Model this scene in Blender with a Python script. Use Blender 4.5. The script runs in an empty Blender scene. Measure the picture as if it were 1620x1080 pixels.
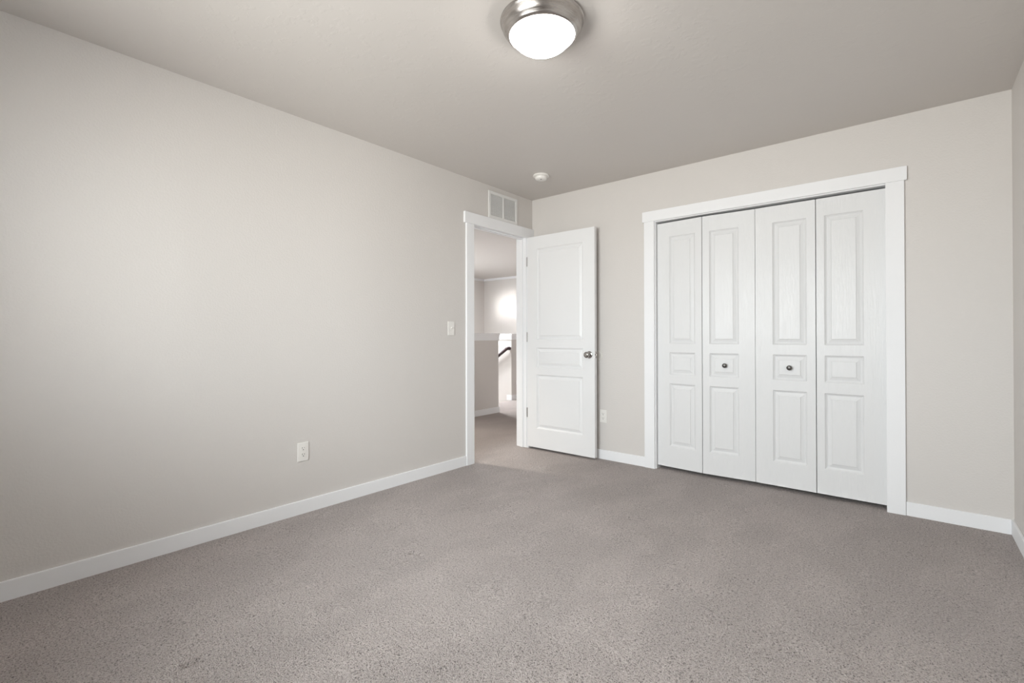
import bpy, bmesh, math, random
from mathutils import Vector, Matrix
random.seed(4)
C = bpy.context.scene.collection
SC = bpy.context.scene

# ------------------------------------------------------------------ camera
F_PX, YAW, PITCH, ROLL = 750.5, 39.927, 0.2815, -0.0971
CAM = Vector((2.876, -3.7541, 1.0894))
yw, pt, rl = map(math.radians, (YAW, PITCH, ROLL))
fw = Vector((-math.sin(yw)*math.cos(pt), math.cos(yw)*math.cos(pt), math.sin(pt)))
rt = Vector((math.cos(yw), math.sin(yw), 0))
up = rt.cross(fw)
rt2 = rt*math.cos(rl) + up*math.sin(rl)
up2 = -rt*math.sin(rl) + up*math.cos(rl)
cd = bpy.data.cameras.new('camera')
cam = bpy.data.objects.new('camera', cd)
C.objects.link(cam)
cam.matrix_world = Matrix(((rt2.x, up2.x, -fw.x, CAM.x), (rt2.y, up2.y, -fw.y, CAM.y), (rt2.z, up2.z, -fw.z, CAM.z), (0, 0, 0, 1)))
cd.sensor_width = 36
cd.lens = F_PX/1620*36
cd.shift_y = -12.057/1620
cd.clip_start = 0.02
SC.camera = cam

# ------------------------------------------------------------------ light and exposure
SC.view_settings.view_transform = 'Standard'
SC.view_settings.look = 'None'
SC.view_settings.gamma = 1
SC.view_settings.use_curve_mapping = False
SC.view_settings.exposure = 0.0
SKY, LAMP = 24.6, 37.0
SC.cycles.max_bounces = 16
SC.cycles.diffuse_bounces = 10
SC.cycles.glossy_bounces = 4
SC.cycles.sample_clamp_indirect = 6
SC.cycles.use_denoising = True

world = bpy.data.worlds.new('overcast_sky')
SC.world = world
world.use_nodes = True
nt = world.node_tree
nt.nodes.clear()
wo = nt.nodes.new('ShaderNodeOutputWorld')
bg = nt.nodes.new('ShaderNodeBackground')
tc = nt.nodes.new('ShaderNodeTexCoord')
sx = nt.nodes.new('ShaderNodeSeparateXYZ')
rp = nt.nodes.new('ShaderNodeValToRGB')
rp.color_ramp.elements[0].position = 0.46
rp.color_ramp.elements[0].color = (0.86, 0.85, 0.83, 1)
rp.color_ramp.elements[1].position = 0.52
rp.color_ramp.elements[1].color = (0.94, 0.975, 1.0, 1)
mr = nt.nodes.new('ShaderNodeMapRange')
mr.inputs['From Min'].default_value = -1
mr.inputs['From Max'].default_value = 1
nt.links.new(tc.outputs['Generated'], sx.inputs[0])
nt.links.new(sx.outputs['Z'], mr.inputs['Value'])
nt.links.new(mr.outputs[0], rp.inputs['Fac'])
nt.links.new(rp.outputs['Color'], bg.inputs['Color'])
bg.inputs['Strength'].default_value = SKY
nt.links.new(bg.outputs[0], wo.inputs[0])

ROOM_W, ROOM_L, H = 3.3138, 4.55, 2.44
WT = 0.115
WIN = (0.64, 2.44, 0.82, 2.14)           # x0, x1, z0, z1 of the window in the front wall

def lamp(name, kind, loc, energy, color=(1, 1, 1), target=None, **kw):
    d = bpy.data.lights.new(name, kind)
    d.energy = energy
    d.color = color
    for k, v in kw.items(): setattr(d, k, v)
    o = bpy.data.objects.new(name, d)
    C.objects.link(o)
    o.location = loc
    if target is not None:
        o.rotation_euler = (Vector(target)-Vector(loc)).to_track_quat('-Z', 'Y').to_euler()
    return o

# sampling portal exactly in the window opening (guides the sky light, emits nothing itself)
pl = lamp('window_portal', 'AREA', ((WIN[0]+WIN[1])/2, -ROOM_L-WT-0.01, (WIN[2]+WIN[3])/2), 1.0,
          target=((WIN[0]+WIN[1])/2, 0, (WIN[2]+WIN[3])/2), shape='RECTANGLE', size=WIN[1]-WIN[0], size_y=WIN[3]-WIN[2])
pl.data.cycles.is_portal = True
# unseen lights added to brighten the landing, around the corner of the doorway
lamp('hall_floor_fill', 'SPOT', (-0.75, -0.95, 2.41), 140, (1, 0.93, 0.82), target=(-0.75, -0.90, 0), spot_size=math.radians(80), spot_blend=0.8, shadow_soft_size=0.05)  # added spot without a fixture, lifts the hall carpet by the door
lamp('stair_fill', 'AREA', (-3.05, 1.95, 2.38), 92, (0.97, 0.985, 1.0), target=(-3.0, 2.05, 0), shape='DISK', size=0.3)  # added overhead light, hidden from view, brightens the stair wall
lamp('landing_patch_light', 'AREA', (-3.80, 1.6, 1.92), 1.7, (1, 0.99, 0.96), target=(-4.02, 4.5, 1.77), shape='RECTANGLE', size=0.95, size_y=0.46, spread=math.radians(13))  # added narrow beam in mid-air, makes the bright patch on the far wall
lamp('hall_side_fill', 'AREA', (-4.84, 1.2, 1.7), 112, (0.92, 0.97, 1.0), target=(0, 1.6, 2.1), shape='RECTANGLE', size=1.6, size_y=1.0)  # added fill with no window built behind it, lifts the landing ceiling

# ------------------------------------------------------------------ materials
def mat(name, base, rough=0.5, metal=0.0, build=None, spec=0.5):
    m = bpy.data.materials.new(name)
    m.use_nodes = True
    n = m.node_tree.nodes
    b = n['Principled BSDF']
    b.inputs['Base Color'].default_value = (*base, 1)
    b.inputs['Roughness'].default_value = rough
    b.inputs['Metallic'].default_value = metal
    b.inputs['Specular IOR Level'].default_value = spec
    if build: build(m.node_tree, b)
    return m

def coords(t, scale=(1, 1, 1)):
    tc = t.nodes.new('ShaderNodeTexCoord')
    mp = t.nodes.new('ShaderNodeMapping')
    mp.inputs['Scale'].default_value = scale
    t.links.new(tc.outputs['Object'], mp.inputs['Vector'])
    return mp.outputs[0]

def noise(t, vec, scale, detail=2.0, rough=0.5):
    n = t.nodes.new('ShaderNodeTexNoise')
    n.inputs['Scale'].default_value = scale
    n.inputs['Detail'].default_value = detail
    n.inputs['Roughness'].default_value = rough
    t.links.new(vec, n.inputs['Vector'])
    return n.outputs['Fac']

def ramp(t, fac, stops):
    r = t.nodes.new('ShaderNodeValToRGB')
    e = r.color_ramp.elements
    while len(e) < len(stops): e.new(0.5)
    for el, (p, c) in zip(e, stops):
        el.position = p
        el.color = (*c, 1) if len(c) == 3 else c
    t.links.new(fac, r.inputs['Fac'])
    return r.outputs['Color']

def bump(t, b, height, dist, strength=1.0, prev=None):
    bp = t.nodes.new('ShaderNodeBump')
    bp.inputs['Distance'].default_value = dist
    bp.inputs['Strength'].default_value = strength
    t.links.new(height, bp.inputs['Height'])
    if prev is not None: t.links.new(prev, bp.inputs['Normal'])
    t.links.new(bp.outputs['Normal'], b.inputs['Normal'])
    return bp.outputs['Normal']

def m_wall(t, b):
    v = coords(t)
    bump(t, b, ramp(t, noise(t, v, 95, 2), [(0.38, (0, 0, 0)), (0.62, (1, 1, 1))]), 0.0008, 0.4)
def m_ceiling(t, b):
    v = coords(t)
    h = ramp(t, noise(t, v, 19, 4, 0.62), [(0.55, (0, 0, 0)), (0.60, (1, 1, 1))])
    n1 = bump(t, b, h, 0.0009, 0.34)
    bump(t, b, noise(t, v, 90, 2), 0.0004, 0.2, n1)
def m_carpet(t, b):
    v = coords(t)
    fine = noise(t, v, 210, 2, 0.6)
    tuft = noise(t, v, 105, 3, 0.7)
    mix = t.nodes.new('ShaderNodeMath'); mix.operation = 'ADD'
    t.links.new(fine, mix.inputs[0]); t.links.new(tuft, mix.inputs[1])
    hf = t.nodes.new('ShaderNodeMath'); hf.operation = 'MULTIPLY'; hf.inputs[1].default_value = 0.5
    t.links.new(mix.outputs[0], hf.inputs[0])
    col = ramp(t, hf.outputs[0], [(0.34, (0.120, 0.102, 0.096)), (0.43, (0.432, 0.383, 0.364)), (0.55, (0.567, 0.507, 0.486)), (0.66, (0.665, 0.605, 0.588))])
    # brushed pile: patches where the nap lies the other way
    nap = ramp(t, noise(t, coords(t, (2.0, 1.0, 1)), 1.35, 4, 0.6), [(0.42, (0.945, 0.945, 0.945)), (0.52, (1.0, 0.999, 0.999)), (0.56, (1.045, 1.042, 1.042))])
    mx = t.nodes.new('ShaderNodeMix'); mx.data_type = 'RGBA'; mx.blend_type = 'MULTIPLY'
    mx.inputs['Factor'].default_value = 1
    t.links.new(col, mx.inputs['A']); t.links.new(nap, mx.inputs['B'])
    t.links.new(mx.outputs['Result'], b.inputs['Base Color'])
    n1 = bump(t, b, tuft, 0.010, 0.8)
    bump(t, b, fine, 0.006, 0.8, n1)
    b.inputs['Sheen Weight'].default_value = 0.15
def m_grain(t, b):
    v = coords(t, (34, 34, 2.6))
    n = noise(t, v, 3.0, 4, 0.6)
    g = ramp(t, n, [(0.42, (0, 0, 0)), (0.58, (1, 1, 1))])
    bump(t, b, g, 0.0009, 0.55)
def m_trim(t, b):
    bump(t, b, noise(t, coords(t, (1, 1, 1)), 40, 2), 0.0006, 0.25)
def m_brushed(t, b):
    r = ramp(t, noise(t, coords(t, (4, 4, 220)), 6, 2), [(0.3, (0.18,)*3), (0.7, (0.30,)*3)])
    t.links.new(r, b.inputs['Roughness'])
def m_plastic(t, b):
    bump(t, b, noise(t, coords(t), 260, 1), 0.0002, 0.2)
def m_wood(t, b):
    n = noise(t, coords(t, (2, 30, 30)), 4, 3)
    t.links.new(ramp(t, n, [(0.3, (0.018, 0.007, 0.009)), (0.7, (0.05, 0.02, 0.025))]), b.inputs['Base Color'])

M_WALL = mat('wall_paint', (0.655, 0.630, 0.607), 0.55, build=m_wall, spec=0.35)
M_CEIL = mat('ceiling_paint', (0.588, 0.559, 0.533), 0.42, build=m_ceiling, spec=0.4)
M_CARPET = mat('carpet_pile', (0.37, 0.335, 0.315), 0.95, build=m_carpet, spec=0.1)
M_TRIM = mat('trim_paint', (0.848, 0.857, 0.872), 0.5, build=m_trim, spec=0.10)
M_DOOR = mat('door_paint', (0.748, 0.755, 0.761), 0.27, build=m_grain, spec=0.22)
M_SMOOTH = mat('smooth_door_paint', (0.795, 0.802, 0.808), 0.36, build=m_trim, spec=0.3)
M_NICKEL = mat('brushed_nickel', (0.50, 0.475, 0.455), 0.3, 1.0, build=m_brushed)
M_CHROME = mat('satin_knob_metal', (0.42, 0.405, 0.39), 0.12, 1.0, build=m_plastic)
M_DARKMETAL = mat('dark_bronze', (0.12, 0.115, 0.11), 0.35, 0.8, build=m_plastic)
M_PLASTIC = mat('white_plastic', (0.80, 0.785, 0.755), 0.35, build=m_plastic)
M_VENT = mat('vent_enamel', (0.78, 0.78, 0.77), 0.35, build=m_plastic)
M_VENTBACK = mat('vent_backing', (0.66, 0.66, 0.66), 0.6, build=m_plastic)
M_SLOT = mat('dark_slot', (0.05, 0.045, 0.04), 0.7, build=m_plastic)
M_DUCT = mat('duct_grey', (0.22, 0.22, 0.22), 0.7, build=m_plastic)
M_WOOD = mat('dark_stained_wood', (0.03, 0.012, 0.015), 0.3, build=m_wood)
M_HINGE = mat('hinge_metal', (0.33, 0.32, 0.31), 0.35, 1.0, build=m_plastic)
M_DISC = mat('clear_bumper', (0.72, 0.70, 0.66), 0.3, build=m_plastic)

def glass_mat():
    m = bpy.data.materials.new('window_glass')
    m.use_nodes = True
    t = m.node_tree
    t.nodes.clear()
    o = t.nodes.new('ShaderNodeOutputMaterial')
    tr = t.nodes.new('ShaderNodeBsdfTransparent')
    tr.inputs[0].default_value = (0.96, 0.97, 0.965, 1)
    gl = t.nodes.new('ShaderNodeBsdfGlossy'); gl.inputs['Roughness'].default_value = 0.02
    fr = t.nodes.new('ShaderNodeFresnel'); fr.inputs['IOR'].default_value = 1.45
    mx = t.nodes.new('ShaderNodeMixShader')
    t.links.new(fr.outputs[0], mx.inputs[0]); t.links.new(tr.outputs[0], mx.inputs[1]); t.links.new(gl.outputs[0], mx.inputs[2])
    t.links.new(mx.outputs[0], o.inputs[0])
    return m
M_GLASS = glass_mat()
def dome_mat():
    m = mat('lit_frosted_glass', (0.9, 0.9, 0.88), 0.35)
    b = m.node_tree.nodes['Principled BSDF']
    b.inputs['Emission Color'].default_value = (1.0, 0.965, 0.92, 1)
    b.inputs['Emission Strength'].default_value = LAMP
    return m
M_DOME = dome_mat()

# ------------------------------------------------------------------ mesh helpers
def box(bm, x0, y0, z0, x1, y1, z1, bev=0.0, seg=2):
    r = bmesh.ops.create_cube(bm, size=1.0)
    vs = r['verts']
    for v in vs:
        v.co = Vector(((x0+x1)/2+v.co.x*(x1-x0), (y0+y1)/2+v.co.y*(y1-y0), (z0+z1)/2+v.co.z*(z1-z0)))
    if bev:
        es = list({e for v in vs for e in v.link_edges})
        bmesh.ops.bevel(bm, geom=es, offset=bev, segments=seg, profile=0.5, affect='EDGES')

def tf(bm, vs0, mtx):
    """transform every vert made since count vs0"""
    bm.verts.ensure_lookup_table()
    bmesh.ops.transform(bm, matrix=mtx, verts=bm.verts[vs0:])

def lathe(bm, prof, n=48, mtx=None):
    """surface of revolution about z; prof = [(r, z)], r = 0 closes to a point"""
    n0 = len(bm.verts)
    rings = []
    for r, z in prof:
        if r < 1e-6: rings.append([bm.verts.new((0, 0, z))])
        else: rings.append([bm.verts.new((r*math.cos(2*math.pi*k/n), r*math.sin(2*math.pi*k/n), z)) for k in range(n)])
    for a, b in zip(rings, rings[1:]):
        for k in range(n):
            j = (k+1) % n
            if len(a) == 1 and len(b) == 1: continue
            if len(a) == 1: bm.faces.new((a[0], b[j], b[k]))
            elif len(b) == 1: bm.faces.new((a[k], a[j], b[0]))
            else: bm.faces.new((a[k], a[j], b[j], b[k]))
    if mtx is not None: tf(bm, n0, mtx)

def tube(bm, pts, rad, n=16):
    rings = []
    pts = [Vector(p) for p in pts]
    for i, p in enumerate(pts):
        d = (pts[min(i+1, len(pts)-1)]-pts[max(i-1, 0)]).normalized()
        a = d.cross(Vector((0, 0, 1))) if abs(d.z) < 0.95 else d.cross(Vector((1, 0, 0)))
        a.normalize(); b = d.cross(a)
        rings.append([bm.verts.new(p+rad*(a*math.cos(2*math.pi*k/n)+b*math.sin(2*math.pi*k/n))) for k in range(n)])
    for r0, r1 in zip(rings, rings[1:]):
        for k in range(n): bm.faces.new((r0[k], r0[(k+1) % n], r1[(k+1) % n], r1[k]))
    bm.faces.new(rings[0]); bm.faces.new(list(reversed(rings[-1])))

def obj(name, bm, material, parent=None, smooth=False, **props):
    bmesh.ops.recalc_face_normals(bm, faces=bm.faces)
    me = bpy.data.meshes.new(name)
    bm.to_mesh(me); bm.free()
    me.materials.append(material)
    if smooth:
        for p in me.polygons: p.use_smooth = True
        try: me.set_sharp_from_angle(angle=math.radians(38))
        except Exception: pass
    o = bpy.data.objects.new(name, me)
    C.objects.link(o)
    if parent is not None: o.parent = parent
    for k, v in props.items(): o[k] = v
    return o

def boxes(name, material, lst, parent=None, bev=0.0, **props):
    bm = bmesh.new()
    for b in lst: box(bm, *b, bev=bev)
    return obj(name, bm, material, parent, **props)

def struct(name, material, lst, label, bev=0.0, cat=None):
    return boxes(name, material, lst, bev=bev, kind='structure', label=label, category=cat or name.split('_')[0])

def thing(name, label, cat, loc, group=None, kind=None):
    o = bpy.data.objects.new(name, None)
    C.objects.link(o)
    o.location = loc
    o.empty_display_size = 0.1
    o['label'] = label; o['category'] = cat
    if group: o['group'] = group
    if kind: o['kind'] = kind
    return o

# ------------------------------------------------------------------ room shell
JY0, JY1, JZ = -0.835, -0.098, 2.055        # doorway in the left wall: clear opening
CX0, CX1, CZ = 1.277, 2.771, 2.028          # closet opening in the back wall
RO = 0.018                                  # jamb board thickness

# carpet as a finely divided sheet, so the pressed dents and the lie of the pile are real relief
def carpet():
    bm = bmesh.new()
    nx, ny = 336, 466
    dents = [(652, 873), (667, 877), (310, 1045), (296, 1049), (322, 1040), (160, 893)]
    def ground(u, v):
        d = fw + rt2*((u-810)/F_PX) + up2*((540-12.057-v)/F_PX)
        t = -CAM.z/d.z
        return CAM + d*t
    dp = [ground(*d) for d in dents]
    from mathutils import noise as mn
    vs = []
    for j in range(ny+1):
        for i in range(nx+1):
            x = -0.06+(ROOM_W+0.06)*i/nx; y = -ROOM_L+(ROOM_L)*j/ny
            z = 0.0035*mn.noise(Vector((x*5, y*5, 0)))+0.0015*mn.noise(Vector((x*19, y*19, 3)))
            e = min(x-0, ROOM_W-x, -y, y+ROOM_L)
            z *= max(0.0, min(1.0, e/0.1))
            for k, p in enumerate(dp):
                q = ((x-p.x)**2+(y-p.y)**2)/0.013**2
                if q < 12: z -= 0.022*math.exp(-q)
            vs.append(bm.verts.new((x, y, z)))
    for j in range(ny):
        for i in range(nx):
            a = j*(nx+1)+i
            bm.faces.new((vs[a], vs[a+1], vs[a+nx+2], vs[a+nx+1]))
    return obj('floor', bm, M_CARPET, smooth=True, kind='structure', label='grey beige cut pile carpet floor of the bedroom', category='floor')
carpet()
struct('ceiling', M_CEIL, [(-WT, -ROOM_L-WT, H, ROOM_W+WT, 0.80, H+0.1)], 'grey beige textured ceiling of the bedroom')
struct('wall_left', M_WALL, [(-WT, -ROOM_L-WT, -0.05, 0, JY0-RO, H), (-WT, JY0-RO, JZ+RO, 0, JY1+RO, H), (-WT, JY1+RO, -0.05, 0, 0, H)],
       'long plain greige wall with the doorway on the left')
struct('wall_back', M_WALL, [(-WT, 0, -0.05, CX0-RO, WT, H), (CX0-RO, 0, CZ+RO, CX1+RO, WT, H), (CX1+RO, 0, -0.05, ROOM_W+WT, WT, H)],
       'greige wall around the white closet doors')
struct('wall_right', M_WALL, [(ROOM_W, -ROOM_L-WT, -0.05, ROOM_W+WT, 0, H)], 'greige wall at the right edge of the room')
struct('wall_front', M_WALL, [(0, -ROOM_L-WT, -0.05, WIN[0], -ROOM_L, H), (WIN[1], -ROOM_L-WT, -0.05, ROOM_W, -ROOM_L, H),
       (WIN[0], -ROOM_L-WT, -0.05, WIN[1], -ROOM_L, WIN[2]), (WIN[0], -ROOM_L-WT, WIN[3], WIN[1], -ROOM_L, H)], 'greige wall with the window opposite the closet')
struct('wall_closet', M_WALL, [(CX0-0.30, 0.70, -0.05, ROOM_W+WT, 0.80, H), (CX0-0.30, WT, -0.05, CX0-0.20, 0.70, H), (ROOM_W, WT, -0.05, ROOM_W+WT, 0.70, H)],
       'plain wall inside the closet behind the folding doors')
struct('floor_closet', M_CARPET, [(CX0-0.30, 0.0, -0.05, ROOM_W+WT, 0.80, -0.001)], 'carpet floor inside the closet')

# baseboards
BB, BT = 0.082, 0.012
struct('baseboard_left', M_TRIM, [(0, -ROOM_L, -0.01, BT, -0.931, BB)], 'white baseboard along the long left wall', bev=0.003)
struct('baseboard_back', M_TRIM, [(0.019, -BT, -0.01, 1.1835, 0, BB)], 'short white baseboard between the open door and the closet', bev=0.003)
struct('trim_1', M_TRIM, [(2.859, -BT, -0.01, ROOM_W-BT, 0, BB)], 'white baseboard right of the closet doors', bev=0.003, cat='baseboard')
struct('baseboard_right', M_TRIM, [(ROOM_W-BT, -ROOM_L, -0.01, ROOM_W, 0, BB)], 'white baseboard along the right wall', bev=0.003)
struct('baseboard_front', M_TRIM, [(BT, -ROOM_L, -0.01, ROOM_W-BT, -ROOM_L+BT, BB)], 'white baseboard under the window', bev=0.003)

# door casing and jamb
def door_frame():
    t = thing('trim_2', 'white flat casing and jamb around the open bedroom doorway', 'door frame', (0, (JY0+JY1)/2, 0), kind='structure')
    oy = (JY0+JY1)/2
    def b(name, lst, bev=0.0025): return boxes(name, M_TRIM, [(a, y-oy, z, c, d-oy, e) for a, y, z, c, d, e in lst], t, bev)
    b('side_casing', [(0, -0.931, -0.01, 0.018, -0.841, 2.0495)])
    b('side_casing', [(0, -0.091, -0.01, 0.018, -0.003, 2.0495)])
    b('head_casing', [(0, -0.953, 2.0495, 0.021, -0.001, 2.1455)])
    b('side_casing', [(-WT-0.018, -0.931, -0.01, -WT, -0.841, 2.06)])
    b('side_casing', [(-WT-0.018, -0.091, -0.01, -WT, -0.003, 2.06)])
    b('head_casing', [(-WT-0.018, -0.953, 2.06, -WT, 0.02, 2.14)])
    b('jamb', [(-WT, JY0-RO, -0.01, 0, JY0, JZ)], 0.0012)
    b('jamb', [(-WT, JY1, -0.01, 0, JY1+RO, JZ)], 0.0012)
    b('head_jamb', [(-WT, JY0-RO, JZ, 0, JY1+RO, JZ+RO)], 0.0012)
    b('door_stop', [(-0.075, JY0, -0.01, -0.040, JY0+0.011, JZ-0.011), (-0.075, JY1-0.011, -0.01, -0.040, JY1, JZ-0.011), (-0.075, JY0, JZ-0.011, -0.040, JY1, JZ)], 0.0012)
door_frame()

def closet_frame():
    t = thing('trim_3', 'white flat casing and jamb around the closet doors', 'closet frame', (2.02, 0, 0), kind='structure')
    def b(name, lst, bev=0.0025): return boxes(name, M_TRIM, [(a-2.02, y, z, c-2.02, d, e) for a, y, z, c, d, e in lst], t, bev)
    b('side_casing', [(1.184, -0.018, -0.01, 1.271, 0, 2.034)])
    b('side_casing', [(2.767, -0.018, -0.01, 2.858, 0, 2.034)])
    b('head_casing', [(1.170, -0.021, 2.034, 2.871, 0, 2.1195)])
    b('jamb', [(CX0-RO, 0, -0.01, CX0, WT, CZ)], 0.0012)
    b('jamb', [(CX1, 0, -0.01, CX1+RO, WT, CZ)], 0.0012)
    b('head_jamb', [(CX0-RO, 0, CZ, CX1+RO, WT, CZ+RO)], 0.0012)
closet_frame()

# ------------------------------------------------------------------ panelled doors
PROF = [(0, 0), (0.0015, 0.0045), (0.005, 0.0080), (0.010, 0.0125), (0.014, 0.0138), (0.018, 0.0128), (0.037, 0.0052), (0.0385, 0.0016), (0.040, 0.0010)]
def panel_face(bm, w, h, panels, y, sgn, prof):
    """one moulded face in the plane y; relief goes inwards (sgn = +1: into +y)"""
    xs = sorted({0, w, *[p[0] for p in panels], *[p[2] for p in panels]})
    zs = sorted({0, h, *[p[1] for p in panels], *[p[3] for p in panels]})
    cells = {(round(p[0], 5), round(p[1], 5)): p for p in panels}
    def quad(a, b, c, d): bm.faces.new([bm.verts.new(q) for q in (a, b, c, d)])
    for i in range(len(xs)-1):
        for j in range(len(zs)-1):
            x0, x1, z0, z1 = xs[i], xs[i+1], zs[j], zs[j+1]
            if (round(x0, 5), round(z0, 5)) in cells:
                prev = None
                for ins, dep in prof:
                    ring = [(x0+ins, y+sgn*dep, z0+ins), (x1-ins, y+sgn*dep, z0+ins), (x1-ins, y+sgn*dep, z1-ins), (x0+ins, y+sgn*dep, z1-ins)]
                    if prev:
                        for k in range(4): quad(prev[k], prev[(k+1) % 4], ring[(k+1) % 4], ring[k])
                    prev = ring
                quad(*prev)
            else:
                quad((x0, y, z0), (x1, y, z0), (x1, y, z1), (x0, y, z1))

def leaf_mesh(w, h, th, panels, edge=0.002, prof=PROF):
    bm = bmesh.new()
    panel_face(bm, w, h, panels, 0, 1, prof)
    panel_face(bm, w, h, panels, th, -1, prof)
    for a, b in (((0, 0), (w, 0)), ((w, 0), (w, h)), ((w, h), (0, h)), ((0, h), (0, 0))):
        bm.faces.new([bm.verts.new(q) for q in ((a[0], 0, a[1]), (b[0], 0, b[1]), (b[0], th, b[1]), (a[0], th, a[1]))])
    bmesh.ops.remove_doubles(bm, verts=bm.verts, dist=1e-5)
    bmesh.ops.recalc_face_normals(bm, faces=bm.faces)
    # soften the outer arrises
    ee = [e for e in bm.edges if len(e.link_faces) == 2 and e.calc_face_angle(0) > 1.2]
    if ee: bmesh.ops.bevel(bm, geom=ee, offset=edge, segments=2, profile=0.5, affect='EDGES')
    return bm

# bedroom door, standing open at a right angle in front of the back wall
def bedroom_door():
    X0, Y0, Z0, W, HH, TH = 0.020, -0.1055, 0.021, 0.7455, 2.0285, 0.035
    d = thing('door_1', 'white three panel bedroom door standing open against the back wall', 'door', (X0, Y0, 0), kind='structure')
    pn = [(0.112, 1.058-Z0, 0.624, 1.928-Z0), (0.112, 0.792-Z0, 0.624, 0.978-Z0), (0.112, 0.206-Z0, 0.624, 0.721-Z0)]
    lf = obj('door_leaf', leaf_mesh(W, HH, TH, pn), M_SMOOTH, d)
    lf.location = (0, 0, Z0)
    for z in (1.816, 1.081, 0.347):
        bm = bmesh.new()
        lathe(bm, [(0, -0.047), (0.004, -0.045), (0.0062, -0.043), (0.0062, -0.016), (0.0056, -0.0155), (0.0056, -0.0145), (0.0062, -0.014), (0.0062, 0.014), (0.0056, 0.0145), (0.0056, 0.0155), (0.0062, 0.016), (0.0062, 0.043), (0.004, 0.045), (0, 0.047)], 16,
              Matrix.Translation((-0.0075, 0.003, z)))
        box(bm, -0.0035, 0.004, z-0.044, 0.000, 0.030, z+0.044)
        obj('hinge', bm, M_HINGE, d, smooth=True)
    for sgn, y in ((-1, 0.0), (1, TH)):
        rot = Matrix.Translation((0.692, y, 0.925)) @ Matrix.Rotation(math.radians(90 if sgn < 0 else -90), 4, 'X')
        bm = bmesh.new()
        lathe(bm, [(0.0, 0.0), (0.0315, 0.0), (0.0325, 0.003), (0.030, 0.007), (0.020, 0.010), (0.0135, 0.012), (0.0115, 0.018), (0.0115, 0.028), (0.0165, 0.033), (0.0245, 0.039),
                   (0.0275, 0.046), (0.0270, 0.053), (0.0235, 0.059), (0.015, 0.0625), (0, 0.0635)], 40, rot)
        k = obj('door_knob', bm, M_CHROME, d, smooth=True)
    boxes('latch_plate', M_NICKEL, [(W-0.0005, 0.006, 0.925-0.028, W+0.0012, 0.029, 0.925+0.028)], d, 0.0004)
    bm = bmesh.new(); box(bm, W, 0.012, 0.925-0.009, W+0.010, 0.023, 0.925+0.009, 0.002)
    obj('latch_bolt', bm, M_NICKEL, d)
bedroom_door()

# folding closet doors: two pairs of leaves
ZB, ZT, LT = 0.028, 2.0130, 0.035
def leaf(parent, A, B, px0, px1, knob=None, hinge_side=None):
    A, B = Vector(A), Vector(B)
    w = (B-A).length
    pn = [(px0, 1.027-ZB, px1, 1.895-ZB), (px0, 0.777-ZB, px1, 0.955-ZB), (px0, 0.198-ZB, px1, 0.703-ZB)]
    o = obj('door_leaf', leaf_mesh(w, ZT-ZB, LT, pn, 0.0025), M_DOOR, parent)
    o.location = (A.x-parent.location.x, A.y-parent.location.y, ZB)
    o.rotation_euler.z = math.atan2(B.y-A.y, B.x-A.x)
    if knob:
        bm = bmesh.new()
        lathe(bm, [(0, 0), (0.009, 0), (0.0095, 0.002), (0.0075, 0.004), (0.0065, 0.010), (0.0095, 0.014), (0.0155, 0.018), (0.0172, 0.022), (0.0165, 0.0265), (0.012, 0.0295), (0, 0.031)], 32,
              Matrix.Translation((knob, 0.0012, 0.866-ZB)) @ Matrix.Rotation(math.radians(90), 4, 'X'))
        obj('knob', bm, M_DARKMETAL, o, smooth=True, label='small round dark bronze knob')
    return o
d2 = thing('door_2', 'left pair of white folding closet doors, with a dark knob on its right leaf', 'closet door', (1.647, 0.03, 0), 'folding closet door pairs', kind='structure')
leaf(d2, (1.2805, 0.030), (1.6450, 0.008), 0.104, 0.311)
leaf(d2, (1.6500, 0.008), (2.0165, 0.030), 0.052, 0.257, knob=0.1625)
d3 = thing('door_3', 'right pair of white folding closet doors, with a dark knob on its left leaf', 'closet door', (2.392, 0.03, 0), 'folding closet door pairs', kind='structure')
leaf(d3, (2.0195, 0.028), (2.3912, 0.028), 0.113, 0.319, knob=0.2175)
leaf(d3, (2.3958, 0.028), (2.7680, 0.028), 0.047, 0.257)

# ------------------------------------------------------------------ window in the front wall
def window():
    x0, x1, z0, z1 = WIN
    w = thing('window_1', 'white framed sliding window opposite the closet', 'window', ((x0+x1)/2, -ROOM_L, z0), kind='structure')
    ox, oz = (x0+x1)/2, z0
    def b(name, m, lst, bev=0.003): return boxes(name, m, [(a-ox, y, z-oz, c-ox, d, e-oz) for a, y, z, c, d, e in lst], w, bev)
    b('window_frame', M_TRIM, [(x0, -WT, z0, x0+0.05, -0.045, z1), (x1-0.05, -WT, z0, x1, -0.045, z1), (x0+0.05, -WT, z0, x1-0.05, -0.045, z0+0.05), (x0+0.05, -WT, z1-0.05, x1-0.05, -0.045, z1)])
    b('mullion', M_TRIM, [(ox-0.025, -WT+0.01, z0+0.05, ox+0.025, -0.05, z1-0.05)])
    b('window_sill', M_TRIM, [(x0-0.06, -0.045, z0-0.025, x1+0.06, 0.03, z0)])
    b('casing', M_TRIM, [(x0-0.075, 0, z0, x0, 0.016, z1), (x1, 0, z0, x1+0.075, 0.016, z1), (x0-0.09, 0, z1, x1+0.09, 0.019, z1+0.09), (x0-0.075, 0, z0-0.1, x1+0.075, 0.016, z0-0.025)])
    b('pane', M_GLASS, [(x0+0.05, -0.082, z0+0.05, ox-0.025, -0.078, z1-0.05)], 0)
    b('pane', M_GLASS, [(ox+0.025, -0.082, z0+0.05, x1-0.05, -0.078, z1-0.05)], 0)
window()

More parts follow.
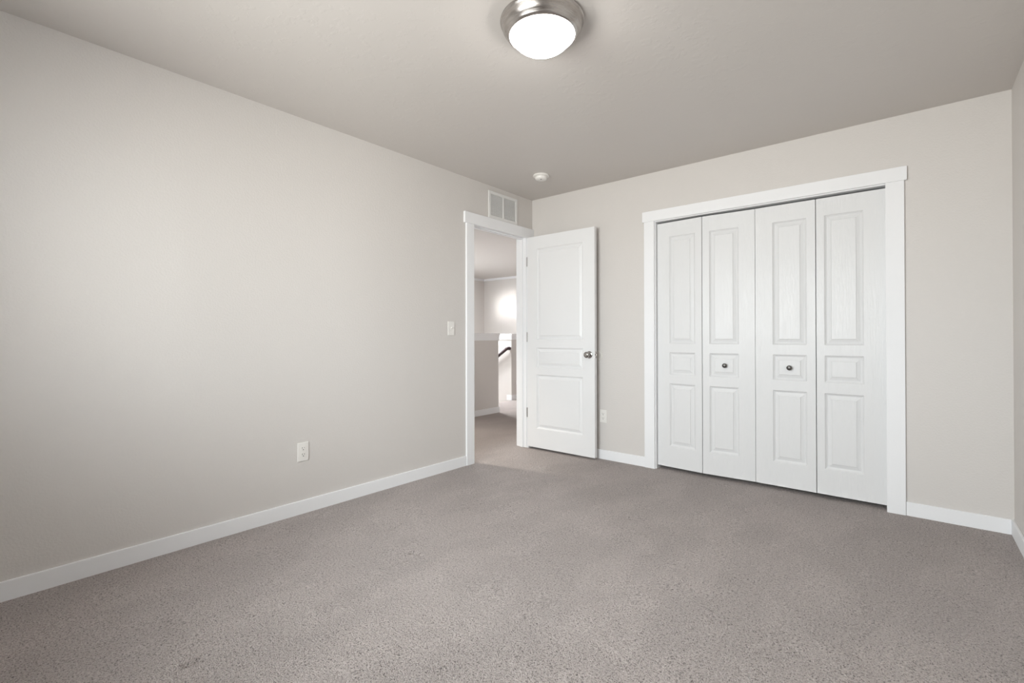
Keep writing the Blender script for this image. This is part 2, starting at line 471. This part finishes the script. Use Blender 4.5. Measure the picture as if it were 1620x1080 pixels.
# ------------------------------------------------------------------ ceiling light and smoke alarm
def ceiling_light():
    t = thing('ceiling_light', 'round flush ceiling lamp with brushed nickel pan and glowing white dome', 'lamp', (1.675, -2.115, H))
    bm = bmesh.new()
    lathe(bm, [(0.0, 0), (0.176, 0), (0.1795, -0.003), (0.1795, -0.008), (0.174, -0.013), (0.172, -0.020), (0.169, -0.034), (0.160, -0.048), (0.155, -0.052), (0.152, -0.058), (0.146, -0.064), (0.1405, -0.066), (0.138, -0.062), (0.136, -0.050), (0.0, -0.045)], 96)
    obj('lamp_base', bm, M_NICKEL, t, smooth=True, label='brushed nickel pan')
    bm = bmesh.new()
    pr = [(0.131, -0.060)]
    for k in range(17):
        q = math.cos(math.pi/2*k/16) if k < 16 else 0.0
        pr.append((0.1335*q, -0.064-0.068*(1-q**2.2)**0.72))
    lathe(bm, pr, 96)
    obj('glass_dome', bm, M_DOME, t, smooth=True, label='glowing white frosted glass dome')
ceiling_light()

def smoke_alarm():
    t = thing('smoke_alarm', 'small round white smoke alarm on the ceiling near the corner', 'smoke alarm', (0.512, -0.545, H))
    bm = bmesh.new()
    lathe(bm, [(0, 0), (0.0665, 0), (0.068, -0.003), (0.0675, -0.010), (0.064, -0.013), (0, -0.013)], 56)
    obj('mounting_base', bm, M_PLASTIC, t, smooth=True)
    bm = bmesh.new()
    lathe(bm, [(0, -0.010), (0.050, -0.010), (0.0500, -0.0165), (0.0475, -0.0175), (0.0475, -0.0195), (0.0505, -0.0205), (0.0500, -0.030), (0.046, -0.036), (0.038, -0.040), (0.022, -0.042), (0, -0.0425)], 56)
    obj('alarm_body', bm, M_PLASTIC, t, smooth=True)
    bm = bmesh.new()
    lathe(bm, [(0, -0.041), (0.0085, -0.041), (0.0085, -0.0435), (0.006, -0.045), (0, -0.045)], 24, Matrix.Translation((0.014, -0.020, 0.0015)))
    obj('test_button', bm, M_DUCT, t, smooth=True, label='grey test button')
smoke_alarm()

# ------------------------------------------------------------------ air return grille over the door
def grille():
    y0, y1, z0, z1 = -0.645, -0.245, 2.150, 2.394
    t = thing('vent_grille', 'white louvred air return grille over the bedroom doorway', 'vent', (0, (y0+y1)/2, z0))
    oy = (y0+y1)/2
    def L(lst): return [(a, y-oy, z-z0, c, d-oy, e-z0) for a, y, z, c, d, e in lst]
    f = 0.026
    boxes('grille_frame', M_VENT, L([(0, y0, z0, 0.009, y1, z0+f), (0, y0, z1-f, 0.009, y1, z1), (0, y0, z0+f, 0.009, y0+f, z1-f), (0, y1-f, z0+f, 0.009, y1, z1-f)]), t, 0.0015)
    boxes('centre_bar', M_VENT, L([(0.001, oy-0.006, z0+f, 0.0085, oy+0.006, z1-f)]), t, 0.001)
    boxes('duct_backing', M_VENTBACK, L([(0.0002, y0+f, z0+f, 0.001, y1-f, z1-f)]), t)
    n = 17
    step = (z1-z0-2*f)/n
    for k in range(n):
        z = z0+f+step*(k+0.5)
        for a, b in ((y0+f, oy-0.006), (oy+0.006, y1-f)):
            bm = bmesh.new()
            box(bm, -0.0045, a-oy, -0.0006, 0.0045, b-oy, 0.0006)
            tf(bm, 0, Matrix.Translation((0.0048, 0, z-z0)) @ Matrix.Rotation(math.radians(42), 4, 'Y'))
            obj('louvre', bm, M_VENT, t)
grille()

# ------------------------------------------------------------------ outlets and switch (built facing -y, then turned)
def outlet(label, loc, rz):
    t = thing('electrical_outlet', label, 'outlet', loc)
    t.rotation_euler.z = rz
    bm = bmesh.new(); box(bm, -0.035, -0.0052, -0.0573, 0.035, 0, 0.0573, 0.0022, 3)
    obj('cover_plate', bm, M_PLASTIC, t)
    for s in (1, -1):
        bm = bmesh.new()
        n = 28
        r, zc = 0.0168, s*0.0195
        pts = []
        for k in range(n):
            a = 2*math.pi*k/n
            pts.append((r*math.cos(a), max(-0.0135, min(0.0135, r*math.sin(a)))+zc))
        f0 = bm.faces.new([bm.verts.new((x, -0.0050, z)) for x, z in pts])
        ex = bmesh.ops.extrude_face_region(bm, geom=[f0])
        for v in [g for g in ex['geom'] if isinstance(g, bmesh.types.BMVert)]: v.co.y = -0.0068
        so = obj('socket', bm, M_PLASTIC, t)
        bm = bmesh.new()
        box(bm, -0.0078, -0.0071, zc+0.0005, -0.0054, -0.0062, zc+0.0095)
        box(bm, 0.0054, -0.0071, zc+0.0015, 0.0078, -0.0062, zc+0.0085)
        lathe(bm, [(0, 0), (0.0031, 0), (0.0031, 0.0008), (0, 0.0008)], 16, Matrix.Translation((0, -0.0063, zc-0.0065)) @ Matrix.Rotation(math.radians(90), 4, 'X'))
        obj('slots', bm, M_SLOT, so, label='dark slots')
    bm = bmesh.new()
    lathe(bm, [(0, 0), (0.0034, 0), (0.003, 0.0012), (0, 0.0015)], 16, Matrix.Translation((0, -0.005, 0)) @ Matrix.Rotation(math.radians(90), 4, 'X'))
    obj('screw', bm, M_PLASTIC, t)
outlet('white duplex outlet low on the long left wall', (0, -2.3335, 0.379), math.radians(90))
outlet('white duplex outlet on the back wall between open door and closet', (0.7915, 0, 0.379), 0)

def light_switch():
    t = thing('light_switch', 'white toggle light switch on the left wall beside the doorway', 'light switch', (0, -1.097, 1.154))
    t.rotation_euler.z = math.radians(90)
    bm = bmesh.new(); box(bm, -0.035, -0.0055, -0.0573, 0.035, 0, 0.0573, 0.0024, 3)
    obj('cover_plate', bm, M_PLASTIC, t)
    bm = bmesh.new(); box(bm, -0.0055, -0.0068, -0.0125, 0.0055, -0.005, 0.0125, 0.0006)
    obj('toggle_collar', bm, M_PLASTIC, t)
    bm = bmesh.new(); box(bm, -0.0042, -0.019, -0.0045, 0.0042, 0.0, 0.0045, 0.0015)
    tf(bm, 0, Matrix.Translation((0, -0.004, 0.001)) @ Matrix.Rotation(math.radians(-28), 4, 'X'))
    obj('toggle', bm, M_PLASTIC, t)
    for z in (0.030, -0.030):
        bm = bmesh.new()
        lathe(bm, [(0, 0), (0.0034, 0), (0.003, 0.0010), (0, 0.0013)], 16, Matrix.Translation((0, -0.0053, z)) @ Matrix.Rotation(math.radians(90), 4, 'X'))
        obj('screw', bm, M_PLASTIC, t)
light_switch()

# wall bumper behind the door knob
bm = bmesh.new()
lathe(bm, [(0, 0), (0.047, 0), (0.048, 0.002), (0.046, 0.005), (0.040, 0.0062), (0.034, 0.0045), (0, 0.0040)], 48, Matrix.Translation((0.735, 0, 0.915)) @ Matrix.Rotation(math.radians(90), 4, 'X'))
o = obj('door_bumper', bm, M_DISC, smooth=True, label='pale round wall bumper behind the door knob', category='door bumper')

# ------------------------------------------------------------------ landing beyond the doorway
HX, HY0, HY1 = -4.90, -2.2, 4.50          # far left wall, near wall and far wall of the landing
PX, PY = -1.638, 1.335                    # half wall across the hallway: face and end
SY = 2.445                                # stair-side face of the second half wall
EX = -2.325                               # its end
struct('floor_hall', M_CARPET, [(PX-0.12, HY0, -0.12, -0.06, HY1, 0), (EX, PY-0.12, -0.12, PX-0.12, HY1, 0), (HX, SY+0.13, -0.12, EX, HY1, 0)], 'grey beige carpet on the landing beyond the doorway')
struct('stairs', M_CARPET, [(EX-0.27*(k+1), PY, -0.19*(k+1)-0.15, EX-0.27*k, SY, -0.19*(k+1)) for k in range(7)], 'carpeted stairs going down behind the half walls', cat='stairs')
struct('floor_stairwell', M_CARPET, [(HX-0.1, HY0-0.1, -1.7, 0, HY1+0.1, -1.6)], 'unseen carpet slab closing the foot of the stairs', cat='floor')  # unseen slab, added to stop sky light leaking up the stairwell
struct('ceiling_hall', M_CEIL, [(HX-0.1, HY0, H, -WT, HY1+0.1, H+0.1)], 'pale textured ceiling over the landing')
struct('wall_hall_left', M_WALL, [(HX-0.1, HY0, -1.6, HX, HY1, H)], 'plain wall at the far left of the landing')
struct('wall_hall_far', M_WALL, [(HX-0.1, HY1, -1.6, -WT, HY1+0.1, H)], 'far wall of the landing with a bright patch of light')
struct('wall_hall_near', M_WALL, [(HX-0.1, HY0-0.1, -1.6, -WT, HY0, H)], 'plain wall closing the near end of the landing')
struct('wall_hall_right', M_WALL, [(-WT, WT, -1.6, 0, HY1+0.1, H)], 'plain wall on the right of the landing')
struct('wall_stair_near', M_WALL, [(PX-0.12, HY0, -0.12, PX, PY, 1.03), (HX, PY-0.12, -1.6, PX-0.12, PY, 1.03)], 'greige half wall across the hallway from the bedroom doorway')
struct('wall_stair_far', M_WALL, [(HX, SY, -1.6, EX, SY+0.13, 1.03)], 'brightly lit half wall beyond the stairs carrying the handrail')
struct('trim_6', M_TRIM, [(HX, HY1-0.05, H-0.045, -WT, HY1, H), (HX, HY0, H-0.045, HX+0.05, HY1-0.05, H)], 'thin white strip added at the top of the landing walls', cat='trim')  # strip added to stand for a streak of light along the ceiling edge
t4 = struct('trim_4', M_TRIM, [(PX-0.135, HY0, 1.105, PX+0.018, PY+0.018, 1.130), (PX-0.130, HY0, 1.030, PX+0.010, PY+0.010, 1.105), (HX, PY-0.14, 1.105, PX-0.135, PY+0.018, 1.130), (HX, PY-0.13, 1.03, PX-0.13, PY+0.01, 1.105)], 'white cap on the half wall across the hallway', cat='wall cap')
struct('trim_5', M_TRIM, [(HX, SY-0.018, 1.105, EX+0.018, SY+0.148, 1.130), (HX, SY-0.010, 1.030, EX+0.010, SY+0.140, 1.105)], 'white cap on the half wall beyond the stairs', cat='wall cap')
struct('baseboard_hall', M_TRIM, [(PX, HY0, -0.005, PX+0.012, PY+0.012, 0.082)], 'white baseboard under the half wall across the hallway', bev=0.002)
struct('baseboard_stair', M_TRIM, [(EX-0.10, SY-0.012, -0.005, EX+0.012, SY, 0.085), (EX, SY, -0.005, EX+0.012, SY+0.142, 0.085)], 'white baseboard around the end of the half wall beyond the stairs')
struct('baseboard_far', M_TRIM, [(HX, HY1-0.012, -0.005, -WT, HY1, 0.09)], 'white baseboard along the far wall of the landing')

def handrail():
    t = thing('handrail', 'dark stained wooden handrail sloping down the stair half wall', 'handrail', (-2.37, SY-0.055, 0.88))
    bm = bmesh.new()
    tube(bm, [(0.015, 0.05, 0.002), (0.013, 0.02, 0.002), (0.004, 0.005, 0.001), (-0.012, 0, -0.004), (-0.04, 0, -0.020), (-0.09, 0, -0.052), (-2.2, 0, -1.42)], 0.028)
    obj('rail', bm, M_WOOD, t, smooth=True)
    for x in (-0.35, -1.4):
        z = -0.052-(-x-0.09)*0.648
        bm = bmesh.new()
        tube(bm, [(x, 0.054, z-0.07), (x, 0.03, z-0.068), (x, 0.006, z-0.05), (x, 0, z-0.02)], 0.006, 10)
        lathe(bm, [(0, 0), (0.03, 0), (0.028, 0.004), (0, 0.006)], 24, Matrix.Translation((x, 0.055, z-0.07)) @ Matrix.Rotation(math.radians(90), 4, 'X'))
        obj('bracket', bm, M_NICKEL, t, smooth=True)
handrail()
